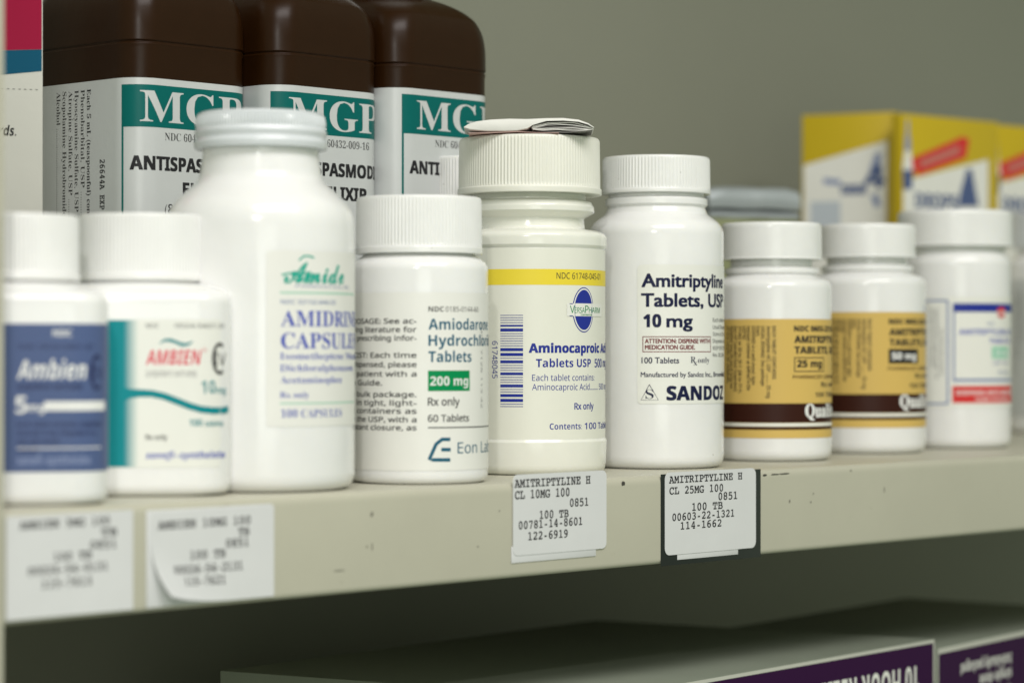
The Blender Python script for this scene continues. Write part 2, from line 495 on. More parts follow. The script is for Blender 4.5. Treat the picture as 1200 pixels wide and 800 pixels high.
# paint chips and scuffs on the lip
CHIP = mat('bare_dark_chip', (.05, .047, .04), .6); SCUFF = mat('grey_scuff', (.22, .21, .17), .55)
def lip_point(px, py, off):
    z = 93000/(135-.0395*px)
    lo, hi = 500, 1400
    for _ in range(40):
        m_ = (lo+hi)/2
        if PX(px, m_).y < 0: lo = m_
        else: hi = m_
    p = PX(px, lo, (HOR-py)*lo/F+CAMZ); p.y = -off
    return p
for px, py, a, b in ((730, 566, 2.2, 1.6), (896, 556.5, 2.6, 1.0), (908, 555.5, 5, .5), (920, 554.6, 7, .45), (925, 587, 1.1, 1.2), (950, 588, 1.0, .7), (953, 578, .8, .6), (997, 551, 1.2, .8), (1036, 573, .6, 2.4), (436, 602, 1.2, 1.6), (430, 640, .8, .6), (397, 668, 5, .4), (436, 640, .6, 2.0), (585, 598, .7, .5), (560, 640, 1.0, .4)):
    c = lip_point(px, py, .12)
    if py < 567 and px > 880: c.y = -.05
    cb = bmesh.new(); n = 9
    vs = [cb.verts.new((c.x-XL+a*.5*math.cos(2*math.pi*i/n)*(0.7+.6*random.random()), c.y, c.z+b*.5*math.sin(2*math.pi*i/n)*(0.7+.6*random.random()))) for i in range(n)]
    cb.faces.new(vs)
    link('paint_chip', cb, CHIP if px > 700 and (a*b > 1.5 or a > 4) else SCUFF, unit, smooth=False)

# ================================================================ bottles, front row
def sq_corner(amax, frac):       # square shoulder, turning into a circle towards the neck
    def f(r, h): 
        q = max(0, min(1, (r-amax*.74)/(amax*.22)))
        return r*(1-(1-frac)*q)
    return f
# --- blue label, far left
B = Bottle('pill_bottle', 16, 733, 'squarish white bottle with slate blue label at the far left end of the shelf')
B.body([(90, None), (107, None, 9), (107, 343, 26), (84, 332, 8), (70, 329, 2), (70, 300)], HDPE, corner=sq_corner(107*B.k, .42))
B.cap(76, 249, 328, CAPM, 96, 1, 9)
P = B.printer(107, 107*.42)
P.rect(-96, 379, 129, 553, SLATE, 1)
P.text(62, 394, 'NDC', 8, WHITEI, 'bold', end=84)
P.text(22, 409, 'NDC 0024-5401-31', 6, DKSLATE, 'sans', end=108)
P.text(20, 444, 'Ambien', 22, WHITEI, 'boldital', end=101)
P.arc(113, 436, 10, 21, 4, DKSLATE, 2, 50, 310); P.text(108, 444, 'IV', 15, DKSLATE, 'sans', end=120)
P.text(20, 456, 'zolpidem tartrate', 7, DKSLATE, 'bold', end=96)
P.text(18, 484, '5', 20, WHITEI, 'bold', end=32); P.text(33, 482, 'mg', 10, WHITEI, 'bold', end=52)
P.rect(52, 470, 122, 481, WHITEI, 2)
for i, (t, e) in enumerate((('Each tablet contains: zolpidem', 118), ('tartrate 5 mg. Dispense in a', 112), ('tight, light-resistant', 70), ('container.', 46))):
    P.text(20, 500+i*10, t, 6, DKSLATE, 'semi', end=e)
P.rect(20, 524, 118, 525.5, WHITEI, 2)
P.text(20, 544, 'sanofi~synthelabo', 10, GREYBLUE, 'bold', end=106)
P.done('front_label', B.root)

# --- teal and red label
B = Bottle('pill_bottle', 165, 780, 'squarish white bottle with teal striped label and red lettering')
B.body([(88, None), (103, None, 9), (103, 343, 25), (82, 333, 8), (68, 330, 2), (68, 300)], HDPE, corner=sq_corner(103*B.k, .42))
B.cap(72.5, 249, 328, CAPM, 96, 1, 8)
P = B.printer(103, 103*.42)
P.rect(66, 374, 258, 548, WHITEL, 1)
P.rect(80, 375, 146, 547, TEAL2, 2)
for i in range(6):
    t = i/5.0
    P.rect(146+i*2.6, 375, 146+(i+1)*2.6, 547, mat('ink_teal_fade_%d' % i, (.05+.6*t, .25+.44*t, .28+.36*t), .42), 2)
P.text(171, 384, 'NDC', 5, MIDGREY, 'sans1', end=186); P.text(205, 384, '0024-5421-31', 5, MIDGREY, 'sans1', end=262)
P.stroke([(187, 402), (193, 398.5), (200, 398.5), (207, 401), (214, 404), (221, 403), (226, 400)], [1, 3, 4, 3.5, 4, 3, 1], TEAL2, 2)
P.text(171, 427, 'AMBIEN', 17, PINKRED, 'boldital', end=236); P.text(238, 412, '®', 4, PINKRED, 'sans')
P.text(171, 441, '(zolpidem tartrate)', 8, MIDGREY, 'sans', end=230)
P.arc(257, 420, 11, 19, 4, DKGREY, 3, 55, 305); P.text(251, 428, 'IV', 15, DKGREY, 'sans', end=264)
P.text(236, 461, '10', 15, TEAL2, 'semi', end=252); P.text(253, 461, 'mg', 8, TEAL2, 'semi', end=264)
P.stroke([(140, 462), (152, 461), (164, 460.5), (178, 461), (192, 464), (208, 470), (222, 475.5), (236, 479.5), (250, 481), (262, 480.5), (267, 479)], [20, 11, 9, 8, 8, 8, 8, 8, 8, 8, 8], TEAL2, 3)
P.text(222, 499, '100', 8, TEAL2, 'bold', end=237); P.text(240, 499, 'tablets', 6, TEAL2, 'sans1', end=261)
P.text(171, 515, 'Rx only', 6, DKGREY, 'sans1', end=196)
P.text(171, 537, 'sanofi~synthelabo', 8, ROYAL, 'boldital', end=263)
P.done('front_label', B.root)

# --- tall round bottle
B = Bottle('pill_bottle', 305.5, 801, 'tall round white bottle with plain screw cap and small cream label in blue and green')
B.body([(96, None), (110, None, 12), (110, 240, 48), (72, 207, 26), (68, 178, 3), (68, 150)], HDPE2, 128)
kk = B.k
pr = fillet([(60*kk, B.H(170, 60)), (77*kk, B.H(171, 77), .6), (78.5*kk, B.H(163, 78.5), .8), (75.5*kk, B.H(157.5, 75.5), .5), (77.5*kk, B.H(151, 77.5), .8), (75.5*kk, B.H(145.5, 75.5), .5), (76.5*kk, B.H(140, 76.5)), (75*kk, B.H(131, 75), 1.2), (71*kk, B.H(127, 71), 1.5), (66*kk, B.H(128.5, 66), .6), (.02, B.H(128.5, 66))], 5)
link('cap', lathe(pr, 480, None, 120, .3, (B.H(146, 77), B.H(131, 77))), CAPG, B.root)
P = B.printer(110)
P.rect(312, 293, 409, 500, CREAM, 1, 4, u1=P.uv(413, 400)[0]+8)
P.text(333, 331, 'Amide', 23, SEAGREEN, 'script', end=402)
P.stroke([(330, 322), (340, 320), (352, 321), (364, 319)], 2.4, SEAGREEN)
P.stroke([(350, 305), (356, 300), (362, 300), (368, 302)], 2.2, SEAGREEN)
P.text(346, 337, 'PHARMACEUTICAL, INC.', 4, GREYBLUE, 'sans', fit=('PHARMACEUTICAL', 400))
U = P.uv(414, 400)[0]
P.rect(328, 341.5, 400, 344, PALEGREEN, 2, u1=U)
P.text(329, 356, 'NDC 52152-046-02', 5, GREYBLUE, 'sans1', end=393)
P.text(329, 382, 'AMIDRINE', 18, ROYAL, 'serif', fit=('AMIDRIN', 412.5))
P.text(329, 408, 'CAPSULES', 18, ROYAL, 'serif', fit=('CAPSULE', 412.5))
P.text(328, 421, 'Isometheptene Mucate,', 8, ROYAL, 'serifthin', fit=('Isometheptene Mu', 412))
P.text(328, 435, 'Dichloralphenazone,', 8, ROYAL, 'serifthin', fit=('Dichloralphenazone', 413))
P.text(328, 449, 'Acetaminophen', 8, ROYAL, 'serifthin', end=400)
P.text(328, 466, 'Rx only', 7, ROYAL, 'serifthin', end=362)
P.rect(328, 471.5, 400, 473.5, PALEGREEN, 2, u1=U)
P.text(329, 489, '100 CAPSULES', 9, ROYAL, 'serifthin', end=400)
P.done('front_label', B.root)

# --- 200 mg, petrol and green print
B = Bottle('pill_bottle', 491, 845, 'short white bottle with ribbed cap and wraparound label carrying a green 200 mg box')
B.body([(70, None), (81, None, 7), (81, 307, 20), (66, 298, 5), (63, 294, 1), (63, 280)], HDPE, 112)
B.cap(74, 228, 296, CAPM, 110, .6, 8)
P = B.printer(81)
P.rect(410, 344, 572, 548, CREAM, 1, u1=P.uv(571, 400)[0]+10)
rows = [('D', 'OSAGE: See ac-', 379, 488), ('companyi', 'ng literature for', 389, 488), ('complete ', 'prescribing infor-', 399, 488), ('PHARMAC', 'IST: Each time', 419, 488), ('this drug is di', 'spensed, please', 430, 488), ('provide the ', 'patient with a', 441, 488), ('Medication', ' Guide.', 451.5, 448), ('This is a', ' bulk package.', 465, 488), ('Dispense ', 'in tight, light-', 475, 488), ('resistant ', 'containers as', 484.5, 488), ('defined in ', 'the USP, with a', 494.5, 488), ('child-resis', 'tant closure, as', 504, 488)]
for a, b, y, e in rows:                  # justified lines: b is the part that shows beside the tall bottle
    u1, v, k = P.uv(e, y); u0 = P.uv(419 if e > 450 else 420, y)[0]
    xs = (u1-u0)/(gwidth(b, 'sans1')*6.0*k)
    V, F_ = glyphs(a+b, 'sans1'); L_ = gwidth(a+b, 'sans1')*6.0*k*xs
    P.glyph_set(V, F_, u1-L_, v, 6.0*k, xs, 0, .07, DKGREY, 2)
P.text(502, 365, 'NDC', 6, DKGREY, 'bold', end=520); P.text(522, 365, '0185-0144-60', 6, DKGREY, 'sans', end=560)
P.text(502, 386, 'Amiodarone', 12.5, PETROL, 'bold', fit=('Amiodaron', 568.5))
P.text(502, 405, 'Hydrochloride', 12.5, PETROL, 'bold', fit=('Hydrochlor', 569.5))
P.text(502, 424, 'Tablets', 12.5, PETROL, 'bold', end=552)
P.rect(501.5, 434, 550, 458, GREEN, 2)
P.text(504, 451.5, '200 mg', 10.5, WHITEI, 'bold', end=548, layer=3)
P.text(501.5, 475, 'Rx only', 9, DKGREY, 'sans1', end=538); P.text(501.5, 494, '60 Tablets', 8, DKGREY, 'sans1', end=549)
P.rect(501.5, 500.2, 565, 501.6, DKGREY, 2, u1=P.uv(571, 500)[0]+6)
P.stroke([(527.5, 514.5), (518, 514.5), (511, 520), (503, 538), (507, 538.5), (527.5, 538.5)], 4.2, PETROL)
P.stroke([(517, 526.5), (528, 526.5)], 4.2, PETROL)
P.text(536, 531, 'Eon Labs', 13, PETROL, 'sans', fit=('Eon La', 569.5))
P.text(563, 378, '0406 7128 113 42', 4, MIDGREY, 'sans', rot=-90, fit=('0406 7128 113 42', 478))
P.done('wraparound_label', B.root)

# --- yellow band, barcode
B = Bottle('pill_bottle', 620.5, 912, 'wide white bottle with yellow banded barcode label and a leaflet on its cap')
B.body([(78, None), (89, None, 7), (90.5, 518, 2), (88.5, 514, 1), (88.5, 290, 1), (90.5, 286, 3), (90.5, 272, 8), (80, 268, 3), (65, 267, 4), (64, 254, 2), (70, 250, 2), (76, 246, 2), (76, 240, 2), (73, 234, 2), (66, 232, 1), (66, 205)], mat('ivory_bottle_plastic', (.77, .77, .70), .14, .5, .12, 220, .03, 40, .25, specks=.5), 120)
B.cap(83, 157, 225, CAPC, 128, 1.5, 8, 4)
leaf_base = B.H(157, 83)+.15; leaf_root = (B.c.copy(), B.rz, B.k)
P = B.printer(88.5)
P.rect(538, 293, 700, 513, mat('ivory_label_paper', (.74, .74, .655), .36, .4, .05, 700, .015, 60), 1, u0=P.uv(572, 400)[0]-.3, u1=P.uv(708, 400)[0]+14)
U = P.uv(708, 400)[0]
P.rect(571.5, 315.5, 700, 334, YELLOW, 2, u1=U+8)
P.text(652, 326.5, 'NDC 61748-045-01', 7.2, DKGREY, 'sans', fit=('NDC 61748', 688), layer=3)
P.ellipse(684, 363, 17.5, 26.5, BLUE, 2); P.ellipse(684, 363, 16.3, 25.3, WHITEL, 3); P.ellipse(684, 363, 14.8, 23.5, BLUE, 4)
P.rect(664, 355.5, 704, 370.5, WHITEL, 5)
P.stroke([(667, 355.8), (671, 355.8)], .8, BLUE, 6); P.stroke([(667, 370), (671, 370)], .8, BLUE, 6)
P.text(667.5, 366.5, 'V', 8.5, GREEN, 'sans', layer=6, end=673); P.text(673, 366.5, 'ERSA', 6.5, GREEN, 'sans', layer=6, end=684.5)
P.text(685, 366.5, 'P', 8.5, GREEN, 'sans', layer=6, end=689); P.text(689.5, 366.5, 'HARM', 6.5, GREEN, 'sans', layer=6, end=702)
P.text(680, 369.6, 'CORPORATION', 1.7, GREEN, 'sans1', layer=6, end=693)
y = 369.0; bars = [.7, .7, .7, .7, 2.0, 3.4, .7, .7, .7, .7, .7, .7, 3.4, 3.4, .7, 3.2, .7, .7, .7, 3.0, .8, .7, .7, 3.2, .7, .7, 3.2, 3.4, .7, .7]
tot = sum(bars); gap_ = (476.5-369-tot*1.08)/(len(bars)-1)
for b_ in bars:
    P.rect(586.5, y, 613, y+b_*1.08, BLUE, 2); y += b_*1.08+gap_
P.text(577, 399.5, '61748045', 7, BLUE, 'sans', rot=-90, fit=('61748045', 443))
P.text(620, 413, 'Aminocaproic Acid', 10.5, BLUE, 'black', fit=('Aminocaproic', 701.5))
P.text(628, 430, 'Tablets USP', 9.5, BLUE, 'bold', end=692); P.text(696.5, 430, '500 mg', 9.5, BLUE, 'sans1', fit=('500', 704.5))
P.text(623.5, 446, 'Each tablet contains:', 7.2, BLUE, 'sans', end=696)
P.text(623.5, 457, 'Aminocaproic Acid......... 500 mg', 7.2, BLUE, 'sans', fit=('Aminocaproic Acid', 690.5))
P.text(673, 479.5, 'Rx only', 7.4, BLUE, 'sans1', end=695)
P.text(644, 503, 'Contents:', 7, BLUE, 'semi', end=681.5); P.text(685, 502.5, '100 Tablets', 7.2, BLUE, 'sans1', fit=('100 Tabl', 708))
P.text(567, 368, 'LOT 60147 EXP 08', 3.6, MIDGREY, 'sans', rot=-90, fit=('LOT 60147 EXP 08', 470))
P.done('front_label', B.root)

# --- leaflet on that cap
c, rz, k = leaf_root
lc = c + Matrix.Rotation(rz, 3, 'Z') @ Vector((0, -11, 0))
L = thing('folded_leaflet', (lc.x, lc.y, leaf_base), rz, 'folded paper leaflet lying on top of the cap of the yellow banded bottle', 'leaflet')
PAPER = mat('leaflet_paper', (.74, .73, .69), .65, .3, .3, 300, .04, 60)
PRINTP = mat('printed_leaflet_paper', (.20, .19, .18), .7, .3, .3, 300, .25, 900)
PINK = mat('pink_paper', (.66, .44, .40), .6, .3)
def X(px): return (px-620.5)*k*.975
def Z(py): return (157-py)*k*1.0
def slab(cl, th, y0, y1, m, name, parent, taper=0.0, wave=0):
    """sheet along a centre line cl (x, z), thickness th, from depth y0 to y1"""
    bm = bmesh.new(); rows = []
    ys = [y0+(y1-y0)*i/6 for i in range(7)]
    for yy in ys:
        up, dn = [], []
        for (x, z) in cl:
            zz = z+wave*math.sin(x*.7+yy*.35)
            up.append(bm.verts.new((x, yy, zz+th/2))); dn.append(bm.verts.new((x, yy, zz-th/2)))
        rows.append(up+dn[::-1])
    n = len(rows[0])
    for a, b in zip(rows, rows[1:]):
        for i in range(n):
            j = (i+1) % n; bm.faces.new((a[i], a[j], b[j], b[i]))
    bm.faces.new(rows[0][::-1]); bm.faces.new(rows[-1])
    return link(name, bm, m, parent)
# smooth folded half: a rounded, flattened roll
top = [(543.5, 150.5), (548, 146.5), (558, 143), (575, 140.8), (597, 139.8), (618, 140.2), (640, 139.2), (660, 139), (678, 141), (690, 145.5), (696.5, 151)]
bot = [(543.5, 150.8), (550, 153.2), (570, 154.8), (592, 155), (606, 154.4), (618, 152), (624, 147.5), (640, 141), (660, 140.4), (678, 142.2), (689, 146.6), (695, 151)]
bm = bmesh.new(); rows = []
contour = fillet([(X(a), Z(b), .8) for a, b in top] + [(X(a), Z(b), .8) for a, b in bot[::-1]], 3)
cxm, czm = X(600), Z(148)
for yy, sh in ((-12.6, .72), (-12.4, .88), (-11.8, .97), (-11, 1.0), (-4, 1.01), (4, 1.0), (11, 1.0), (12, .95), (12.4, .8)):
    rows.append([bm.verts.new((x, yy, czm+(z-czm)*sh)) for x, z in contour])
n = len(rows[0])
for a, b in zip(rows, rows[1:]):
    for i in range(n):
        j = (i+1) % n; bm.faces.new((a[i], a[j], b[j], b[i]))
bm.faces.new(rows[0][::-1]); bm.faces.new(rows[-1])
link('outer_fold', bm, PAPER, L)
# page edges seen in the open right half
for i in range(7):
    t = (i+.5)/7
    cl = []
    for j in range(13):
        q = j/12
        px = 622+8*abs(t-.5)+(694-622-14*abs(t-.5)**2)*q
        hi = 141.6+ (0 if q < .55 else (q-.55)**2*46); lo = 154.8+1.2*math.sin(q*3)-(0 if q < .8 else (q-.8)*12)
        if q < .25: hi += (0.25-q)*26; 
        if q < .2: lo -= (.2-q)*12
        cl.append((X(px), Z(hi+(lo-hi)*t)+.12*math.sin(i*2.1+q*9)))
    slab(cl, .26, -11.9+.5*random.random(), 11.2, PAPER if i % 3 else PRINTP, 'page', L, wave=.06)
slab([(X(549), Z(156.6)), (X(575), Z(156.2)), (X(605), Z(155.2)), (X(625), Z(155.9)), (X(655), Z(156.6))], .14, -12.5, 11.0, PINK, 'pink_sheet', L)

# --- 10 mg, navy print
B = Bottle('pill_bottle', 769, 955, 'tall white bottle with bold navy print reading 10 mg')
B.body([(66, None), (79, None, 12), (79, 262, 28), (60, 249, 9), (57, 241, 2), (60, 238, 1), (60, 231, 1), (56, 229, 1), (56, 205)], HDPE, 112)
B.cap(63.3, 181, 225, CAPM, 100, .5, 5, 4)
P = B.printer(79)
U = P.uv(846, 400)[0]
P.rect(747, 310, 830, 473, WHITEL, 1, 5, u1=U+16)
P.text(752.5, 336, 'Amitriptyline', 15, NAVY, 'fat', fit=('Amitripty', 833))
P.text(752, 359, 'Tablets, USP', 15, NAVY, 'fat', fit=('Tablets,', 823.5))
P.text(754.5, 383, '10', 14.5, NAVY, 'black', end=774.5); P.text(781.5, 383, 'mg', 14.5, NAVY, 'fat', end=811)
P.frame(753, 394, 832.5, 412.5, .9, MAROON)
P.text(756, 402, 'ATTENTION: DISPENSE WITH', 5.0, MAROON, 'fat', end=831)
P.text(756, 409.3, 'MEDICATION GUIDE.', 5.0, MAROON, 'fat', end=814)
P.text(752, 425.5, '100 Tablets', 6.8, NAVY, 'fat1', end=795.5); P.text(809, 425, 'R', 7.2, NAVY, 'serifthin', end=815); P.text(812.5, 428, 'x', 6, NAVY, 'serifthin', end=816.8); P.text(817.5, 425, 'only', 6.5, NAVY, 'serifthin', end=831)
P.text(751, 441.5, 'Manufactured by Sandoz Inc., Broomfield, CO', 5.6, NAVY, 'fat1', fit=('Manufactured by Sandoz Inc.,', 834))
P.stroke([(761, 450.5), (751.3, 468.5), (771.5, 468.5), (761, 450.5)], .8, NAVY); P.text(756.6, 466.8, 'S', 10.5, NAVY, 'serifthin', end=766)
P.text(781.5, 468.5, 'SANDOZ', 16, NAVY, 'black', fit=('SANDO', 842.5))
for i, t in enumerate(('Each tablet contains:', 'Usual Dosage: See', 'Store at 20 to 25 C', 'Dispense in a tight', 'KEEP OUT OF REACH', 'Rev. 08 2004')):
    P.text(835, 377+i*8.2, t, 4.4, DKGREY, 'sans', xs=1.0)
P.done('front_label', B.root)

# --- two gold label bottles
def gold(cx, z, half, cap, ys, lab, strength, boxed):
    y0, y1, yn, ysd, yb = ys
    B = Bottle('pill_bottle', cx, z, lab, group='white bottles with gold and brown labels')
    s = half/70.0
    def q(v): return v*s
    B.body([(half*.84, None), (half, None, 11*s), (half, ysd-15*s, 30*s), (54*s, ysd-21*s, 7*s), (51*s, yn+3*s, 2), (55*s, yn+1, 1.5), (55*s, yn-4, 1.5), (48*s, yn-6), (48*s, y0+12)], HDPE2, 112)
    B.cap(cap, y0, y1, CAPM, 0, .6, 2, 5)
    P = B.printer(half)
    lx = cx-half; U = P.uv(cx+half*.995, 420)[0]
    def PXx(a): return cx+(a-904)*s
    def PY(a): return yb+(a-374.5)*s
    P.rect(PXx(834), PY(374.5), PXx(900), PY(511), GOLD, 1, u0=-U*.93, u1=U+12)
    P.rect(PXx(852), PY(472), PXx(900), PY(494.5), DKBROWN, 2, u0=-U*.80, u1=U+8)
    P.rect(PXx(852), PY(494.9), PXx(900), PY(498.7), WHITEL, 2, u0=-U*.80, u1=U+8)
    P.rect(PXx(852), PY(499.1), PXx(900), PY(502.6), DKBROWN, 2, u0=-U*.80, u1=U+8)
    P.text(PXx(943.5), PY(488.5), 'Qualitest', 15*s, WHITEI, 'seriffat', layer=3, fit=('Qua', PXx(967)))
    P.text(PXx(930.5), PY(388), 'NDC 0603-2213-21', 6.2*s, BLACK, 'black', fit=('NDC', PXx(947.5)))
    P.text(PXx(931), PY(401.5), 'AMITRIPTYLINE', 8*s, BLACK, 'black', fit=('AMITR', PXx(961.5)))
    P.text(PXx(931), PY(414), 'TABLETS, USP', 8*s, BLACK, 'black', fit=('TABLE', PXx(961)))
    if boxed:
        P.rect(PXx(930), PY(418), PXx(965), PY(435.5), BLACK, 2)
        P.text(PXx(934), PY(430.5), strength, 8*s, WHITEI, 'black', layer=3, end=PXx(962.5))
    else:
        P.frame(PXx(930.5), PY(418.5), PXx(965), PY(435.5), 1.1, BLACK)
        P.text(PXx(934), PY(430), strength, 8*s, BLACK, 'black', end=PXx(962.5))
    P.text(PXx(929), PY(443.5), 'PHARMACIST: DISPENSE', 4*s, DKBROWN, 'sans1', fit=('PHARMACIST', PXx(963)))
    P.text(PXx(962), PY(453), 'Rx only', 5.5*s, BLACK, 'bold', fit=('Rx', PXx(968.5)))
    P.text(PXx(955), PY(465), '100 TABLETS', 5.5*s, BLACK, 'bold', fit=('100', PXx(965)))
    lines = [('EACH TABLET CONTAINS', 905, 444), ('Amitriptyline HCl, USP ........... 25 mg', 898.5, 466), ('USUAL DOSAGE: See package', 892, 452), ('insert.', 886.5, 394), ('DISPENSE in a well-closed, light-', 881, 452), ('resistant container as defined in the', 875.5, 457), ('USP/NF.', 870.5, 399), ('STORE at 20 to 25 C (68 to 77 F)', 865.5, 460), ('[See USP Controlled Room Temperature]', 860.5, 458), ('WARNING: Keep this and all drugs out', 856, 455), ('of the reach of children.', 852, 449)]
    for t, x, e in lines:
        P.text(PXx(x), PY(382), t, 4.4*s, BLACK, 'bold' if t.isupper() or t.split()[0].isupper() else 'sans1', rot=-90, fit=(t, PY(e)))
    P.done('wraparound_label', B.root)
gold(904, 1019, 70, 58.8, (259.5, 303, 318, 344, 374.5), 'white bottle with gold label and 25 mg outlined in a thin box', '25 mg', False)
gold(1016, 1095, 68, 56.5, (261.5, 301, 315, 340, 366.5), 'white bottle with gold label and white 50 mg on a black box', '50 mg', True)

# --- blue framed label
B = Bottle('pill_bottle', 1119, 1152, 'white bottle with blue framed white label and a red bar below it')
B.body([(54, None), (64.5, None, 9), (64.5, 306, 16), (59, 296, 4), (56, 293, 1), (59, 291.5, 1), (59, 288, 1), (54, 286), (54, 260)], HDPE2, 104)
B.cap(66.8, 245, 287.5, CAPM, 0, .5, 2, 5)
P = B.printer(64.5)
U = P.uv(1183, 400)[0]
P.rect(1080, 348, 1150, 477, WHITEL, 1, u0=-U*.95, u1=U+12)
P.rect(1078, 351, 1112, 474, GREYBLUE, 2, 3, u0=-U*.94); P.rect(1078, 353.5, 1109.5, 471.5, WHITEL, 3, 2, u0=-U*.93)
P.rect(1116.5, 355, 1150, 447, GREYBLUE, 2, u1=U+8); P.rect(1119, 357, 1150, 443.5, WHITEL, 3, u1=U+7)
P.rect(1117.5, 356, 1165, 365.5, BLUE, 4, u1=U+6)
P.ellipse(1173, 366, 8.5, 6.5, RED, 5); P.text(1167.5, 368.5, 'USP', 4, WHITEI, 'bold', layer=6, end=1178)
P.text(1157, 381, 'NDC', 3.5, GREYBLUE, 'sans1', layer=4, end=1165)
P.text(1124, 392, 'AMITRIPTYLINE HCl', 6.5, ROYAL, 'bold', layer=4, fit=('AMITRIPTYLINE H', 1181))
P.text(1159, 402, 'TABLETS', 5.5, ROYAL, 'bold', layer=4, fit=('TABLET', 1181))
P.rect(1162, 406, 1170, 420, LTGREEN, 4, u1=P.uv(1181, 400)[0]); P.text(1166, 416, '25 mg', 6, WHITEI, 'bold', layer=5, end=1179)
P.text(1163, 427, 'USP 100', 4, GREYBLUE, 'sans1', layer=4, end=1180); P.text(1170, 438, 'Rx only', 4, GREYBLUE, 'sans1', layer=4, end=1181)
P.rect(1116, 452, 1150, 472, RED, 2, u1=U+3)
P.text(1121, 462.5, 'DISPENSE WITH MEDICATION', 5, WHITEI, 'bold', layer=3, fit=('DISPENSE WITH MED', 1180))
P.text(1143, 469.5, 'GUIDE ATTACHED', 4, WHITEI, 'sans1', layer=3, end=1180)
for t, x, e in (('Each tablet contains amitriptyline', 1102, 440), ('hydrochloride. Usual dosage: see', 1096.5, 444), ('package insert for information.', 1091.5, 430)):
    P.text(x, 362 if x < 1100 else 385, t, 4.0, MIDGREY, 'sans', rot=-90, layer=4, fit=(t, e))
P.done('wraparound_label', B.root)

# --- partly seen bottle at the right edge
B = Bottle('pill_bottle', 1236, 1350, 'white bottle with small vertical print, cut off by the right edge')
B.body([(43, None), (52, None, 6), (52, 306, 14), (44, 298, 3), (42, 280)], HDPE2, 80)
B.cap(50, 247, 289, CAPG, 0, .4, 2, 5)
P = B.printer(52)
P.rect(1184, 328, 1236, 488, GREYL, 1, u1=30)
for i in range(3): P.text(1187.5+i*4.5, 340, 'Each tablet contains. Dispense in tight container', 3.4, MIDGREY, 'sans1', rot=-90, fit=('Each tablet contains. Dispense in tight container', 440-i*20))
P.done('wraparound_label', B.root)

# --- small bottle in the second row, only its cap shows
B = Bottle('pill_bottle', 548, 958, 'small white bottle behind the yellow banded bottle, only its smooth cap showing')
B.body([(46, None), (53, None, 6), (53, 262, 12), (36, 250, 4), (34, 236), (34, 220)], HDPE2, 80)
B.cap(43, 182, 232, CAPM, 70, .6, 3, 5)

# ================================================================ brown liquid bottles at the back
def syrup(cx, cz, du, dtop, lab, lot):
    """near corner of the square body at pixel cx, depth cz"""
    a, c, ex = 27.0, 10.0, 5.0
    g = c*(1-1/math.sqrt(2))
    near = PX(cx, cz)
    ctr = near + Vector((a-g, a+ex-g, 0))
    root = thing('syrup_bottle', ctr, 0, lab, 'bottle', 'brown syrup bottles in a row')
    M = Matrix.Translation(ctr)
    pr = fillet([(23, 0), (a, 0, 4), (a, 22, 1), (a-.4, 23), (a-.4, 146), (a-.15, 147.6, .5), (a-.65, 148.2, .4), (a-.1, 148.8, .5), (a-.15, 150), (26.8, 156.5, 90), (26.2, 162, 90), (24.8, 166.5, 90), (22.2, 170.8, 90), (18.4, 174.2, 90), (14.3, 176.5, 90), (14, 190)], 14)
    pr = [(.5, .4), (20, .4)] + pr
    link('body', lathe(pr, 200, lambda r, h: c if r > 26 else min(r, c+(26-r)*.2), bfun=lambda r: r+ex*max(0, min(1, (r-14)/10))), BROWN, root)
    cp = fillet([(13, 183), (17.5, 183, .6), (17.5, 185), (17.2, 199), (16.5, 201, 1.4), (.02, 201.2)], 5)
    link('cap', lathe(cp, 300, None, 60, .4, (186, 199.5)), CAPM, root, sharp=50)
    s0 = wrap_surface(a-.4, c, a-.4+ex)
    # u = 0 at the near corner, positive along the front face
    q = (a-.4)-c + c*math.pi/4
    surf = lambda u, v, o: s0(u-q, v, o)
    P = Print(surf, M, -70, 75, 100, 1.0)
    top = 135.8+dtop
    def T(u, v, s, h, m, style, width=None, xs=1, rot=0, layer=2):
        V, Fs = glyphs(s, style)
        if width: xs = width/(gwidth(s, style)*h)
        P.glyph_set(V, Fs, u, v, h, xs, rot, STY[style][2], m, layer)
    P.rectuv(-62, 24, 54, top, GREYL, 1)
    u0 = du
    P.rectuv(u0, top-16.7, 55, top-2.3, TEAL, 2)
    P.rectuv(u0, 24, u0+.8, top-16.7, TEAL, 2)
    T(u0+6.5, top-14.8, 'MGP', 10.5, GREYL, 'serif', 45, layer=3)
    T(u0+16, top-20.9, 'NDC 60432-009-16', 2.6, DKGREY, 'serifthin', 29)
    T(u0+3.2, top-31.2, 'ANTISPASMODIC', 4.6, BLACK, 'black', 51)
    T(u0+24, top-39.6, 'ELIXIR', 4.6, BLACK, 'black', 20)
    T(u0+16, top-46, '(8 fl oz)', 3.4, BLACK, 'semi', 16)
    lines = [('Each 5 mL (teaspoonful) contains:', 'serif', 51), ('Phenobarbital, USP ............................ 16.2 mg', 'serifthin', 74), ('Hyoscyamine Sulfate, USP ................ 0.1037 mg', 'serifthin', 74), ('Atropine Sulfate, USP ...................... 0.0194 mg', 'serifthin', 74), ('Scopolamine Hydrobromide, USP .... 0.0065 mg', 'serifthin', 74), ('Alcohol ........................................ not more than 23%', 'serifthin', 74)]
    for i, (t, st, wd) in enumerate(lines):
        T(-23.8-i*3.45, top-2.6, t, 2.15, DKGREY if i else BLACK, st, wd, rot=-90)
    T(-16.6, top-27, lot, 2.5, BLACK, 'mono', 22.5, rot=-90)
    P.done('wraparound_label', root)
syrup(159, 868, -5.2, 0, 'leftmost of the three brown square bottles, beside the red and white carton', '26644A EXP 05')
